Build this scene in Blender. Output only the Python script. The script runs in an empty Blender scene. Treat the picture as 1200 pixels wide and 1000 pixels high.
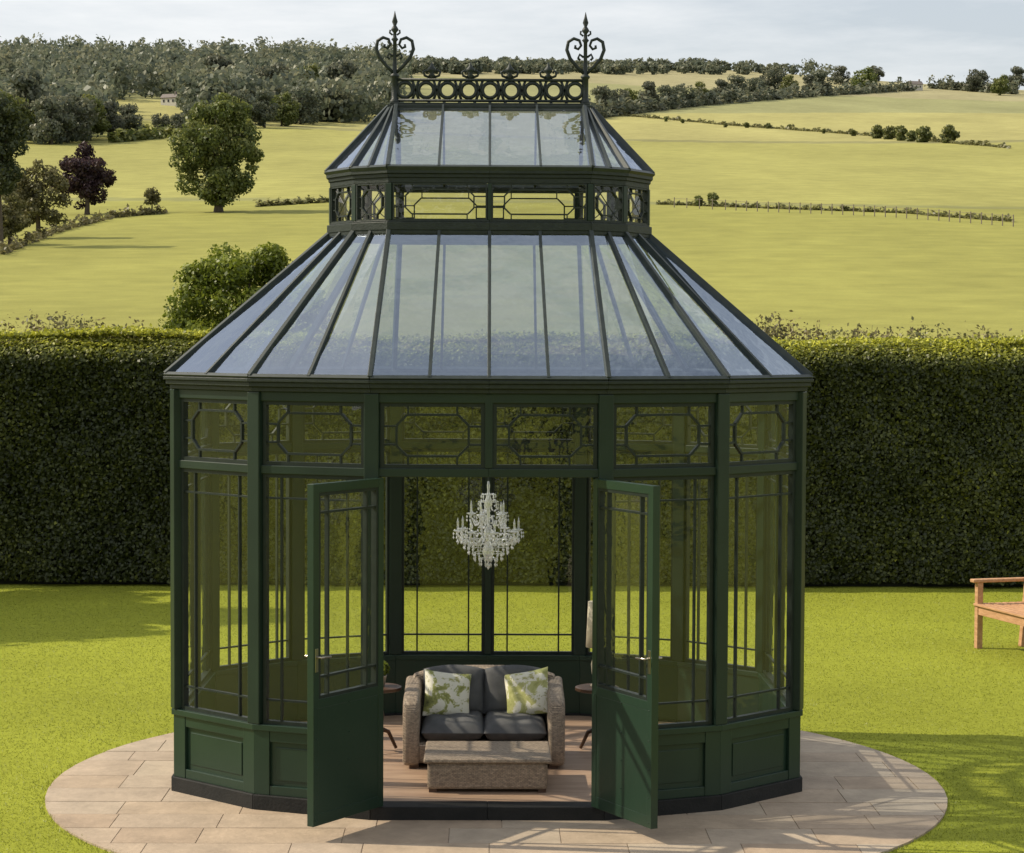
import bpy, math, random
import numpy as np
from mathutils import Vector, Matrix, Euler
random.seed(7); rng=np.random.default_rng(7)
S=bpy.context.scene
COL=S.collection
# ------------------------------------------------------------ camera
FPX=2500.0; D0=13.16; CH=3.037
pitch=math.atan(110/2500); yaw=math.atan(29/2500)
cam=bpy.data.cameras.new("camera"); camo=bpy.data.objects.new("camera",cam); COL.objects.link(camo)
cam.lens=FPX/1200*36; cam.sensor_width=36; cam.clip_end=6000
Rm=Euler((math.pi/2-pitch,0,-yaw)).to_matrix()@Euler((0,0,math.radians(0.25))).to_matrix()
camo.location=(-.01,-D0,CH); camo.rotation_euler=Rm.to_euler()
S.camera=camo
CR=Rm
def ray(px,py): return (CR@Vector(((px-600)/FPX,(500-py)/FPX,-1))).normalized()
# ------------------------------------------------------------ light
S.view_settings.view_transform='Standard'
EL=math.radians(41); sd=Vector((-0.99,0.13,0)).normalized()
sundir=Vector((sd.x*math.cos(EL),sd.y*math.cos(EL),math.sin(EL)))
L=bpy.data.lights.new("sun",'SUN'); L.energy=5.0; L.angle=math.radians(0.6); L.color=(1,0.89,0.70)
Lo=bpy.data.objects.new("sun",L); COL.objects.link(Lo); Lo.rotation_euler=sundir.to_track_quat('Z','Y').to_euler(); Lo.location=(-20,5,30)
W=bpy.data.worlds.new("World"); S.world=W; W.use_nodes=True
nt=W.node_tree; bg=nt.nodes['Background']
sky=nt.nodes.new('ShaderNodeTexSky'); sky.sky_type='NISHITA'; sky.sun_disc=False
sky.sun_elevation=EL; sky.sun_rotation=math.atan2(sd.x,sd.y); sky.air_density=1.0; sky.dust_density=3.0; sky.ozone_density=1.0
tc=nt.nodes.new('ShaderNodeTexCoord'); mp=nt.nodes.new('ShaderNodeMapping'); mp.inputs['Scale'].default_value=(1.6,1.6,9)
nz=nt.nodes.new('ShaderNodeTexNoise'); nz.inputs['Scale'].default_value=2.2; nz.inputs['Detail'].default_value=7; nz.inputs['Roughness'].default_value=.6
rp=nt.nodes.new('ShaderNodeValToRGB'); rp.color_ramp.elements[0].position=.36; rp.color_ramp.elements[1].position=.64
rp.color_ramp.elements[0].color=(.4,.4,.4,1); rp.color_ramp.elements[1].color=(.92,.92,.92,1)
mx=nt.nodes.new('ShaderNodeMixRGB'); mx.inputs[2].default_value=(7.1,7.2,7.25,1)
nt.links.new(tc.outputs['Generated'],mp.inputs[0]); nt.links.new(mp.outputs[0],nz.inputs['Vector']); nt.links.new(nz.outputs[0],rp.inputs[0])
nt.links.new(rp.outputs[0],mx.inputs[0]); nt.links.new(sky.outputs[0],mx.inputs[1]); nt.links.new(mx.outputs[0],bg.inputs[0])
bg.inputs[1].default_value=0.14
# ------------------------------------------------------------ materials
def newmat(name):
    m=bpy.data.materials.new(name); m.use_nodes=True
    t=m.node_tree; return m,t,t.nodes['Principled BSDF']
def N(t,k,**kw):
    n=t.nodes.new(k)
    for a,b in kw.items():
        if a in n.inputs: n.inputs[a].default_value=b
        else: setattr(n,a,b)
    return n
def simple(name,c1,c2=None,rough=.5,scale=6,bump=0,bscale=60,metal=0,spec=.5,detail=5,stretch=(1,1,1)):
    m,t,b=newmat(name); c2=c2 or c1
    tcn=N(t,'ShaderNodeTexCoord'); mpn=N(t,'ShaderNodeMapping',Scale=stretch); t.links.new(tcn.outputs['Object'],mpn.inputs[0])
    n=N(t,'ShaderNodeTexNoise',Scale=scale,Detail=detail); t.links.new(mpn.outputs[0],n.inputs['Vector'])
    r=N(t,'ShaderNodeValToRGB'); r.color_ramp.elements[0].position=.3; r.color_ramp.elements[1].position=.7
    r.color_ramp.elements[0].color=(*c1,1); r.color_ramp.elements[1].color=(*c2,1)
    t.links.new(n.outputs[0],r.inputs[0]); t.links.new(r.outputs[0],b.inputs['Base Color'])
    b.inputs['Roughness'].default_value=rough; b.inputs['Metallic'].default_value=metal; b.inputs['Specular IOR Level'].default_value=spec
    if bump:
        n2=N(t,'ShaderNodeTexNoise',Scale=bscale,Detail=4); t.links.new(mpn.outputs[0],n2.inputs['Vector'])
        bp=N(t,'ShaderNodeBump',Strength=bump,Distance=.01); t.links.new(n2.outputs[0],bp.inputs['Height']); t.links.new(bp.outputs[0],b.inputs['Normal'])
    return m
M_paint=simple("green_paint",(.009,.021,.014),(.014,.030,.019),rough=.42,scale=3,bump=.06,bscale=45,spec=.35)
M_door=simple("door_paint",(.011,.030,.018),(.016,.038,.023),rough=.36,scale=2.5,bump=.06,bscale=30,spec=.4)
M_black=simple("dark_plinth",(.008,.009,.009),(.016,.016,.015),rough=.7,scale=8,bump=.3,spec=.3)
M_iron=simple("cast_iron_paint",(.012,.018,.016),(.022,.030,.026),rough=.5,scale=30,bump=.3,bscale=90,spec=.35)
M_lead=simple("glazing_bar_paint",(.010,.016,.014),(.016,.024,.020),rough=.45,scale=20,spec=.3)
M_rbar=simple("roof_bar_paint",(.022,.030,.029),(.036,.046,.044),rough=.45,scale=20,spec=.35)
M_steel=simple("brass_handle",(.35,.33,.28),rough=.3,metal=1)
M_wood=simple("teak",(.36,.19,.09),(.52,.30,.16),rough=.6,scale=7,bump=.3,stretch=(1,6,6))
M_darkwood=simple("dark_wood",(.05,.025,.014),(.10,.05,.025),rough=.45,scale=9,bump=.2)
M_cush=simple("charcoal_fabric",(.075,.076,.079),(.11,.11,.113),rough=.9,scale=12,bump=.5,bscale=350)
M_cream=simple("cream_shade",(.62,.52,.36),(.68,.58,.42),rough=.8,scale=10)
M_ceram=simple("ceramic",(.35,.30,.22),(.42,.36,.27),rough=.3)
M_bark=simple("bark",(.055,.042,.03),(.10,.08,.055),rough=.9,scale=4,bump=.8,bscale=12)
M_white=simple("render_wall",(.48,.46,.40),(.55,.52,.46),rough=.9,scale=2)
M_slate=simple("roof_tile",(.14,.12,.11),(.20,.17,.15),rough=.8,scale=3)
M_dark=simple("dark_opening",(.02,.02,.022),rough=.3)
M_mortar=simple("mortar",(.27,.21,.155),(.34,.27,.20),rough=.95,scale=12,bump=.4)
M_post=simple("weathered_post",(.16,.13,.10),(.22,.19,.15),rough=.9,scale=5)

def weave():
    m,t,b=newmat("rattan_weave")
    tcn=N(t,'ShaderNodeTexCoord'); s=N(t,'ShaderNodeSeparateXYZ'); t.links.new(tcn.outputs['Object'],s.inputs[0])
    a1=N(t,'ShaderNodeMath',operation='ADD'); t.links.new(s.outputs[0],a1.inputs[0]); t.links.new(s.outputs[1],a1.inputs[1])
    a2=N(t,'ShaderNodeMath',operation='SUBTRACT'); t.links.new(s.outputs[2],a2.inputs[0]); t.links.new(s.outputs[1],a2.inputs[1])
    c=N(t,'ShaderNodeCombineXYZ'); t.links.new(a1.outputs[0],c.inputs[0]); t.links.new(a2.outputs[0],c.inputs[1])
    br=N(t,'ShaderNodeTexBrick',Scale=26.0); br.inputs['Color1'].default_value=(.42,.335,.25,1); br.inputs['Color2'].default_value=(.27,.21,.155,1)
    br.inputs['Mortar'].default_value=(.06,.045,.033,1); br.inputs['Mortar Size'].default_value=.028; br.inputs['Brick Width'].default_value=.6; br.inputs['Row Height'].default_value=.22; br.inputs['Mortar Smooth'].default_value=1
    t.links.new(c.outputs[0],br.inputs['Vector']); 
    n=N(t,'ShaderNodeTexNoise',Scale=55.0,Detail=4); t.links.new(tcn.outputs['Object'],n.inputs['Vector'])
    mm=N(t,'ShaderNodeMixRGB',blend_type='MULTIPLY'); mm.inputs[0].default_value=.7; t.links.new(br.outputs[0],mm.inputs[1])
    r=N(t,'ShaderNodeValToRGB'); r.color_ramp.elements[0].position=.3; r.color_ramp.elements[0].color=(.6,.6,.62,1); r.color_ramp.elements[1].position=.65; r.color_ramp.elements[1].color=(1.3,1.27,1.25,1)
    t.links.new(n.outputs[0],r.inputs[0]); t.links.new(r.outputs[0],mm.inputs[2]); t.links.new(mm.outputs[0],b.inputs['Base Color'])
    bp=N(t,'ShaderNodeBump',Strength=1.0,Distance=.006); bp.invert=True; t.links.new(br.outputs['Fac'],bp.inputs['Height']); t.links.new(bp.outputs[0],b.inputs['Normal'])
    b.inputs['Roughness'].default_value=.6
    return m
M_rattan=weave()
def pillowmat(name,leaf1,leaf2,lo):
    m,t,b=newmat(name)
    tcn=N(t,'ShaderNodeTexCoord')
    v=N(t,'ShaderNodeTexNoise',Scale=9.0,Detail=6,Distortion=.5,Roughness=.65); t.links.new(tcn.outputs['Object'],v.inputs['Vector'])
    r=N(t,'ShaderNodeValToRGB'); cr=r.color_ramp
    cr.elements[0].position=.3; cr.elements[0].color=(*leaf1,1); cr.elements[1].position=lo; cr.elements[1].color=(*leaf2,1)
    e=cr.elements.new(lo+.03); e.color=(.72,.69,.58,1); e=cr.elements.new(.60); e.color=(.72,.69,.58,1); e=cr.elements.new(.64); e.color=(.36,.34,.14,1)
    t.links.new(v.outputs[0],r.inputs[0]); t.links.new(r.outputs[0],b.inputs['Base Color']); b.inputs['Roughness'].default_value=.9
    return m
M_pillow=pillowmat("botanical_fabric",(.07,.075,.03),(.34,.35,.11),.45)
M_pillow2=pillowmat("floral_fabric",(.20,.22,.05),(.46,.45,.19),.49)
def glassmat(name,tint,refl0,haze,hazecol,rough=0.0,glo=(1,1,1),pw=4.0,amp=1.0):
    m,t,b=newmat(name); t.nodes.remove(b); out=t.nodes['Material Output']
    tr=N(t,'ShaderNodeBsdfTransparent'); tr.inputs[0].default_value=(*tint,1)
    gl=N(t,'ShaderNodeBsdfGlossy',Roughness=rough); gl.inputs[0].default_value=(*glo,1)
    df=N(t,'ShaderNodeBsdfDiffuse'); df.inputs[0].default_value=(*hazecol,1)
    tcn=N(t,'ShaderNodeTexCoord'); n=N(t,'ShaderNodeTexNoise',Scale=1.8,Detail=4); t.links.new(tcn.outputs['Object'],n.inputs['Vector'])
    mr=N(t,'ShaderNodeMapRange'); mr.inputs['From Min'].default_value=.3; mr.inputs['From Max'].default_value=.7; mr.inputs['To Min'].default_value=haze*.6; mr.inputs['To Max'].default_value=haze*1.4
    t.links.new(n.outputs[0],mr.inputs[0])
    m1=N(t,'ShaderNodeMixShader'); t.links.new(mr.outputs[0],m1.inputs[0]); t.links.new(tr.outputs[0],m1.inputs[1]); t.links.new(df.outputs[0],m1.inputs[2])
    fr=N(t,'ShaderNodeLayerWeight',Blend=.5)
    po=N(t,'ShaderNodeMath',operation='POWER'); po.inputs[1].default_value=pw; t.links.new(fr.outputs['Facing'],po.inputs[0])
    ma=N(t,'ShaderNodeMath',operation='MULTIPLY_ADD'); ma.use_clamp=True; ma.inputs[1].default_value=(1-refl0)*amp; ma.inputs[2].default_value=refl0; t.links.new(po.outputs[0],ma.inputs[0])
    bp=N(t,'ShaderNodeBump',Strength=.15,Distance=.08); t.links.new(n.outputs[0],bp.inputs['Height']); t.links.new(bp.outputs[0],gl.inputs['Normal'])
    m2=N(t,'ShaderNodeMixShader'); t.links.new(ma.outputs[0],m2.inputs[0]); t.links.new(m1.outputs[0],m2.inputs[1]); t.links.new(gl.outputs[0],m2.inputs[2]); t.links.new(m2.outputs[0],out.inputs[0])
    return m
M_glass=glassmat("window_glass",(.985,.99,.98),.045,.006,(.5,.52,.46))
M_tglass=glassmat("transom_glass",(.985,.99,.98),.055,.012,(.5,.52,.48))
M_rglass=glassmat("roof_glass",(.78,.85,.92),.33,.02,(.50,.56,.64),rough=.02,pw=3.0,glo=(.62,.72,.87))
M_lglass=glassmat("lantern_glass",(.78,.84,.90),.30,.05,(.50,.56,.64),rough=.02,pw=3.0,glo=(.64,.72,.86))
def crystalmat():
    m,t,b=newmat("crystal"); b.inputs['Base Color'].default_value=(.93,.93,.92,1); b.inputs['Roughness'].default_value=.06; b.inputs['Specular IOR Level'].default_value=1; b.inputs['Coat Weight'].default_value=1
    b.inputs['Metallic'].default_value=.4
    out=t.nodes['Material Output']; tr=N(t,'ShaderNodeBsdfTransparent'); mxs=N(t,'ShaderNodeMixShader'); mxs.inputs[0].default_value=.52
    t.links.new(tr.outputs[0],mxs.inputs[1]); t.links.new(b.outputs[0],mxs.inputs[2]); t.links.new(mxs.outputs[0],out.inputs[0])
    return m
M_crystal=crystalmat()
def leafmat(name,cols,transl=.3,rnd=.25):
    m,t,b=newmat(name); out=t.nodes['Material Output']; t.nodes.remove(b)
    at=N(t,'ShaderNodeAttribute'); at.attribute_name="tint"
    r=N(t,'ShaderNodeValToRGB'); cr=r.color_ramp; cr.elements[0].color=(*cols[0],1); cr.elements[1].color=(*cols[-1],1)
    for i,c in enumerate(cols[1:-1]): e=cr.elements.new((i+1)/(len(cols)-1)); e.color=(*c,1)
    t.links.new(at.outputs['Fac'],r.inputs[0])
    oi=N(t,'ShaderNodeObjectInfo'); hs=N(t,'ShaderNodeHueSaturation')
    mr=N(t,'ShaderNodeMapRange'); mr.inputs['To Min'].default_value=1-rnd; mr.inputs['To Max'].default_value=1+rnd; t.links.new(oi.outputs['Random'],mr.inputs[0]); t.links.new(mr.outputs[0],hs.inputs['Value'])
    mr2=N(t,'ShaderNodeMapRange'); mr2.inputs['To Min'].default_value=.5-.03*rnd*4; mr2.inputs['To Max'].default_value=.5+.015*rnd*4; t.links.new(oi.outputs['Random'],mr2.inputs[0]); t.links.new(mr2.outputs[0],hs.inputs['Hue'])
    t.links.new(r.outputs[0],hs.inputs['Color'])
    d=N(t,'ShaderNodeBsdfDiffuse'); tl=N(t,'ShaderNodeBsdfTranslucent'); g=N(t,'ShaderNodeBsdfGlossy',Roughness=.45)
    t.links.new(hs.outputs[0],d.inputs[0]); t.links.new(hs.outputs[0],tl.inputs[0])
    m1=N(t,'ShaderNodeMixShader',); m1.inputs[0].default_value=transl; t.links.new(d.outputs[0],m1.inputs[1]); t.links.new(tl.outputs[0],m1.inputs[2])
    m2=N(t,'ShaderNodeMixShader',); m2.inputs[0].default_value=.03; t.links.new(m1.outputs[0],m2.inputs[1]); t.links.new(g.outputs[0],m2.inputs[2]); t.links.new(m2.outputs[0],out.inputs[0])
    return m
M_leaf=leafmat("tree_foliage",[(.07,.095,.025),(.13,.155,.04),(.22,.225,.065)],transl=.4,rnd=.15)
M_leafN=leafmat("shrub_foliage",[(.075,.105,.012),(.15,.19,.02),(.25,.28,.035)],transl=.4,rnd=0)
M_leafD=leafmat("dark_foliage",[(.03,.045,.02),(.06,.075,.028),(.10,.115,.045)],rnd=.1)
M_purple=leafmat("copper_foliage",[(.028,.016,.022),(.05,.028,.034),(.09,.055,.058)],rnd=0)
M_olive=leafmat("olive_foliage",[(.11,.115,.045),(.17,.165,.065),(.24,.22,.095)],transl=.4,rnd=.15)
M_hazetint=leafmat("haze_tinted_foliage",[(.085,.105,.075),(.135,.15,.10),(.215,.21,.13)],transl=.4,rnd=.15)  # distance haze put into the leaf colours as a paler, greyer tint
M_hedge=leafmat("hedge_foliage",[(.024,.034,.007),(.055,.068,.012),(.16,.175,.024),(.46,.46,.04)],transl=.3,rnd=0)  # last, yellowest tone imitates sun on the hedge top
M_core=simple("hedge_twigs",(.010,.013,.004),(.018,.020,.008),rough=1,scale=8)
M_blade=leafmat("grass_blades",[(.205,.24,.026),(.26,.285,.032),(.32,.335,.05)],transl=.35,rnd=0)
M_dry=leafmat("dry_stems",[(.13,.11,.05),(.20,.18,.07),(.28,.24,.11)],rnd=.1)

def groundmat():
    m,t,b=newmat("grass_ground"); at=N(t,'ShaderNodeAttribute'); at.attribute_name="col"
    tcn=N(t,'ShaderNodeTexCoord')
    def noise(sc,det,lo,hi,stretch=None):
        n=N(t,'ShaderNodeTexNoise',Scale=sc,Detail=det,Roughness=.65)
        if stretch:
            mpn=N(t,'ShaderNodeMapping',Scale=stretch); t.links.new(tcn.outputs['Object'],mpn.inputs[0]); t.links.new(mpn.outputs[0],n.inputs['Vector'])
        else: t.links.new(tcn.outputs['Object'],n.inputs['Vector'])
        r=N(t,'ShaderNodeMapRange'); r.inputs['From Min'].default_value=.3; r.inputs['From Max'].default_value=.7; r.inputs['To Min'].default_value=lo; r.inputs['To Max'].default_value=hi
        t.links.new(n.outputs[0],r.inputs[0]); return r,n
    a,_=noise(14,6,.88,1.12); c,_=noise(.35,6,.86,1.14); d,n3=noise(.035,6,.84,1.15,(1,.35,1)); e,_=noise(120,3,.88,1.12)
    f,_=noise(.5,4,.96,1.04,(.2,1,1))
    def mul(x,y):
        q=N(t,'ShaderNodeMath',operation='MULTIPLY'); t.links.new(x.outputs[0],q.inputs[0]); t.links.new(y.outputs[0],q.inputs[1]); return q
    k=mul(mul(mul(mul(a,c),d),e),f)
    vm=N(t,'ShaderNodeVectorMath',operation='SCALE'); t.links.new(at.outputs['Color'],vm.inputs[0]); t.links.new(k.outputs[0],vm.inputs['Scale'])
    t.links.new(vm.outputs[0],b.inputs['Base Color']); b.inputs['Roughness'].default_value=1; b.inputs['Specular IOR Level'].default_value=.1
    nb=N(t,'ShaderNodeTexNoise',Scale=70.0,Detail=4); t.links.new(tcn.outputs['Object'],nb.inputs['Vector'])
    bp=N(t,'ShaderNodeBump',Strength=.3,Distance=.02); t.links.new(nb.outputs[0],bp.inputs['Height']); t.links.new(bp.outputs[0],b.inputs['Normal'])
    return m
M_ground=groundmat()
def stonemat(name="sandstone_flag"):
    m,t,b=newmat(name); at=N(t,'ShaderNodeAttribute'); at.attribute_name="tint"
    r=N(t,'ShaderNodeValToRGB'); cr=r.color_ramp; cr.elements[0].color=(.355,.265,.185,1); cr.elements[1].color=(.405,.33,.245,1)
    e=cr.elements.new(.35); e.color=(.40,.31,.22,1); e=cr.elements.new(.7); e.color=(.37,.29,.215,1)
    t.links.new(at.outputs['Fac'],r.inputs[0])
    tcn=N(t,'ShaderNodeTexCoord'); n=N(t,'ShaderNodeTexNoise',Scale=3.0,Detail=10,Roughness=.72); t.links.new(tcn.outputs['Object'],n.inputs['Vector'])
    mr=N(t,'ShaderNodeMapRange'); mr.inputs['From Min'].default_value=.3; mr.inputs['From Max'].default_value=.7; mr.inputs['To Min'].default_value=.74; mr.inputs['To Max'].default_value=1.18; t.links.new(n.outputs[0],mr.inputs[0])
    vm=N(t,'ShaderNodeVectorMath',operation='SCALE'); t.links.new(r.outputs[0],vm.inputs[0]); t.links.new(mr.outputs[0],vm.inputs['Scale']); t.links.new(vm.outputs[0],b.inputs['Base Color'])
    b.inputs['Roughness'].default_value=.8
    bp=N(t,'ShaderNodeBump',Strength=.5,Distance=.01); n2=N(t,'ShaderNodeTexNoise',Scale=25.0,Detail=6); t.links.new(tcn.outputs['Object'],n2.inputs['Vector']); t.links.new(n2.outputs[0],bp.inputs['Height']); t.links.new(bp.outputs[0],b.inputs['Normal'])
    return m
M_stone=stonemat()
# ------------------------------------------------------------ mesh builder
class MB:
    def __init__(s): s.v=[]; s.f=[]; s.t=[]
    def box8(s,p,tint=None):
        o=len(s.v); s.v+= [tuple(q) for q in p]
        s.f+=[(o,o+3,o+2,o+1),(o+4,o+5,o+6,o+7),(o,o+1,o+5,o+4),(o+1,o+2,o+6,o+5),(o+2,o+3,o+7,o+6),(o+3,o,o+4,o+7)]
        return s
    def box(s,x0,x1,y0,y1,z0,z1):
        return s.box8([(x0,y0,z0),(x1,y0,z0),(x1,y1,z0),(x0,y1,z0),(x0,y0,z1),(x1,y0,z1),(x1,y1,z1),(x0,y1,z1)])
    def beam(s,p,q,w,t,n):
        p=Vector(p);q=Vector(q);n=Vector(n);a=(q-p).normalized(); sd=a.cross(n).normalized(); nn=sd.cross(a).normalized()
        sd=sd*w/2; nn=nn*t/2
        return s.box8([p-sd-nn,p+sd-nn,p+sd+nn,p-sd+nn,q-sd-nn,q+sd-nn,q+sd+nn,q-sd+nn])
    def tube(s,path,r,n=6,closed=False):
        path=[Vector(p) for p in path]; m=len(path); rs=r if isinstance(r,(list,tuple)) else [r]*m
        o=len(s.v); ref=None
        for i,p in enumerate(path):
            if closed: a=path[(i+1)%m]-path[i-1]
            else: a=path[min(i+1,m-1)]-path[max(i-1,0)]
            a.normalize()
            if ref is None: ref=Vector((0,0,1)) if abs(a.z)<.9 else Vector((1,0,0))
            u=a.cross(ref)
            if u.length<1e-4: u=a.cross(Vector((0.3,1,0.2)))
            u.normalize(); w=a.cross(u).normalized(); ref=(u.cross(a)).normalized()
            for k in range(n):
                th=2*math.pi*k/n; s.v.append(tuple(p+(u*math.cos(th)+w*math.sin(th))*rs[i]))
        rng_=m if closed else m-1
        for i in range(rng_):
            j=(i+1)%m
            for k in range(n): s.f.append((o+i*n+k,o+i*n+(k+1)%n,o+j*n+(k+1)%n,o+j*n+k))
        if not closed:
            s.f.append(tuple(o+k for k in range(n))[::-1]); s.f.append(tuple(o+(m-1)*n+k for k in range(n)))
        return s
    def lathe(s,prof,c,n=12):
        o=len(s.v); c=Vector(c)
        for r,z in prof:
            for k in range(n):
                th=2*math.pi*k/n; s.v.append((c.x+r*math.cos(th),c.y+r*math.sin(th),c.z+z))
        for i in range(len(prof)-1):
            for k in range(n): s.f.append((o+i*n+k,o+i*n+(k+1)%n,o+(i+1)*n+(k+1)%n,o+(i+1)*n+k))
        s.f.append(tuple(o+k for k in range(n))[::-1]); s.f.append(tuple(o+(len(prof)-1)*n+k for k in range(n)))
        return s
    def octa(s,c,r,h):
        o=len(s.v); x,y,z=c
        s.v+=[(x+r,y,z),(x,y+r,z),(x-r,y,z),(x,y-r,z),(x,y,z+h),(x,y,z-h)]
        for k in range(4): s.f+=[(o+k,o+(k+1)%4,o+4),(o+(k+1)%4,o+k,o+5)]
        return s
    def poly(s,pts):
        o=len(s.v); s.v+=[tuple(p) for p in pts]; s.f.append(tuple(range(o,o+len(pts)))); return s
    def build(s,name,mat,parent=None,smooth=False,bevel=0,seg=2,subsurf=0):
        me=bpy.data.meshes.new(name); me.from_pydata(s.v,[],s.f); me.update(); me.materials.append(mat)
        ob=bpy.data.objects.new(name,me); COL.objects.link(ob)
        if parent: ob.parent=parent
        if smooth: me.polygons.foreach_set('use_smooth',[True]*len(me.polygons))
        if bevel:
            b=ob.modifiers.new("b",'BEVEL'); b.width=bevel; b.segments=seg; b.limit_method='ANGLE'; b.angle_limit=math.radians(40)
        if subsurf:
            b=ob.modifiers.new("s",'SUBSURF'); b.levels=subsurf; b.render_levels=subsurf
        return ob
def empty(name,loc=(0,0,0),rot=0,parent=None):
    e=bpy.data.objects.new(name,None); COL.objects.link(e); e.location=loc; e.rotation_euler=(0,0,rot)
    if parent: e.parent=parent
    e.empty_display_size=.2
    return e
def lab(o,label,cat,group=None):
    o["label"]=label; o["category"]=cat
    if group: o["group"]=group
    return o
def struct(o): o["kind"]="structure"; return o
def npmesh(name,V,F,mat,tint=None,smooth=False):
    V=np.asarray(V,dtype=np.float32); F=np.asarray(F,dtype=np.int32); n,k=F.shape
    me=bpy.data.meshes.new(name); me.vertices.add(len(V)); me.vertices.foreach_set('co',V.ravel())
    me.loops.add(n*k); me.loops.foreach_set('vertex_index',F.ravel()); me.polygons.add(n)
    me.polygons.foreach_set('loop_start',np.arange(0,n*k,k,dtype=np.int32)); me.polygons.foreach_set('loop_total',np.full(n,k,dtype=np.int32))
    me.update(calc_edges=True)
    if tint is not None:
        a=me.attributes.new('tint','FLOAT','POINT'); a.data.foreach_set('value',np.asarray(tint,dtype=np.float32))
    if smooth: me.polygons.foreach_set('use_smooth',np.ones(n,dtype=bool))
    me.materials.append(mat); return me
def leafmesh(name,P,Nn,size,mat,tint=None,jit=.6,aspect=.6):
    n=len(P); Nn=Nn+rng.normal(0,jit,(n,3)); Nn/=np.linalg.norm(Nn,axis=1)[:,None]+1e-9
    R=rng.normal(0,1,(n,3)); T=np.cross(Nn,R); T/=np.linalg.norm(T,axis=1)[:,None]+1e-9; B=np.cross(Nn,T)
    s=(size*rng.uniform(.6,1.35,n))[:,None]
    V=np.empty((n,4,3)); V[:,0]=P-T*s; V[:,1]=P+B*s*aspect+Nn*s*.15; V[:,2]=P+T*s; V[:,3]=P-B*s*aspect+Nn*s*.15
    F=np.arange(4*n).reshape(n,4)
    if tint is None: tint=rng.uniform(0,1,n)
    return npmesh(name,V.reshape(-1,3),F,mat,np.repeat(np.clip(tint,0,1),4))
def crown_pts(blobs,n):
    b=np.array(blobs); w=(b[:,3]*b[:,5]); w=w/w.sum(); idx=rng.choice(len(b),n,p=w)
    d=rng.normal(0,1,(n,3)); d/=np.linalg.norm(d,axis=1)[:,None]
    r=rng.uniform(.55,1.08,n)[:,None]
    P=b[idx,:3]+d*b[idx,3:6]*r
    t=.35+.35*d[:,2]+rng.normal(0,.22,n)+ (rng.uniform(-.12,.12,len(b)))[idx]  # ambient shading in the tint: lighter on clump tops, darker beneath
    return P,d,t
def crown_blobs(rx,ry,h0,h1,k,br,seed,taper=.0):
    r=random.Random(seed); out=[]; cz=(h0+h1)/2; rz=(h1-h0)/2
    out.append((0,0,cz,rx*.55,ry*.55,rz*.65))
    for i in range(k):
        while True:
            x,y,z=[r.uniform(-1,1) for _ in range(3)]
            l=math.sqrt(x*x+y*y+z*z)
            if .2<l<1: break
        q=(.72+.22*r.random())/l if l>.5 else 1
        x*=q;y*=q;z*=q; sc=1-taper*max(0,z)
        s=br*r.uniform(.6,1.25)
        out.append((x*rx*sc,y*ry*sc,cz+z*rz,s,s,s*.8))
    return out
def trunk_mb(h,r,blobs,seed,limbs=7):
    rr=random.Random(seed); mb=MB(); lean=rr.uniform(-.03,.03)*h
    mb.tube([(0,0,-.3),(0,0,.05*h),(lean*.4,0,.3*h),(lean,lean*.5,.6*h),(lean,lean,.85*h)],[r*1.4,r,r*.8,r*.5,r*.15],8)
    for i in range(limbs):
        b=blobs[rr.randrange(1,len(blobs))]; z0=h*rr.uniform(.25,.6); p0=Vector((lean*.6,0,z0)); p2=Vector(b[:3]); p1=(p0+p2)/2+Vector((0,0,.05*h))
        mb.tube([p0,p1,p2],[r*.4,r*.25,r*.06],6)
    return mb
def make_tree(name,loc,rx,ry,h0,h1,k,br,n,leaf,mat,seed,label,cat="tree",tr=.25,rot=0,group=None,taper=.0,trunk=True):
    e=empty(name,loc,rot); bl=crown_blobs(rx,ry,h0,h1,k,br,seed,taper)
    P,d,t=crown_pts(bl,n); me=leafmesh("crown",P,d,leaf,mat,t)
    c=bpy.data.objects.new("crown",me); COL.objects.link(c); c.parent=e
    if trunk: trunk_mb(h1,tr,bl,seed).build("trunk",M_bark,e,smooth=True)
    lab(e,label,cat,group); return e
def copy_thing(e,loc,rot,sc):
    n=e.copy(); COL.objects.link(n); n.location=loc; n.rotation_euler=(0,0,rot); n.scale=(sc,)*3
    for c in list(e.children):
        k=c.copy(); COL.objects.link(k); k.parent=n
    return n
# ------------------------------------------------------------ terrain
PD=np.array([-400,0,30,60,100,150,200,260,330,420,520,650,800,1000,1200,1350,1500,1900,2600])
PZ=np.array([0,0,0,2.2,5.0,9.4,14.5,22,31,42.5,55,72,93,121,146,158,152,120,90])
dd=np.linspace(-400,2600,6001); zz=np.interp(dd,PD,PZ)
ker=np.hanning(61); ker/=ker.sum(); zs=np.convolve(np.pad(zz,30,'edge'),ker,'valid')
wgt=np.clip((dd-28)/20,0,1); zs=zz*(1-wgt)+zs*wgt; zs[dd<30]=0
def TZ(x,y):
    d=np.asarray(y)+D0; x=np.asarray(x); z=np.interp(d,dd,zs)
    a=np.clip((d-60)/250,0,1)
    z=z+a*(1.1*np.sin(x/47+d/120)+1.6*np.sin(x/95-d/170+1.2))+np.clip((d-400)/800,0,1)*(7*np.sin(x/140+2.2)+3*np.sin(x/61+d/200))
    return z
def place(px,py):
    r=ray(px,py); o=Vector((0,-D0,CH)); s=30.0
    while s<1800:
        p=o+r*s
        if p.z<float(TZ(p.x,p.y)): break
        s*=1.006
    return Vector((p.x,p.y,float(TZ(p.x,p.y))))
xs=np.concatenate([-np.geomspace(1400,320,20)[:-1],np.linspace(-320,-40,110)[:-1],np.linspace(-40,40,81),np.linspace(40,320,110)[1:],np.geomspace(320,1400,20)[1:]])
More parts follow.
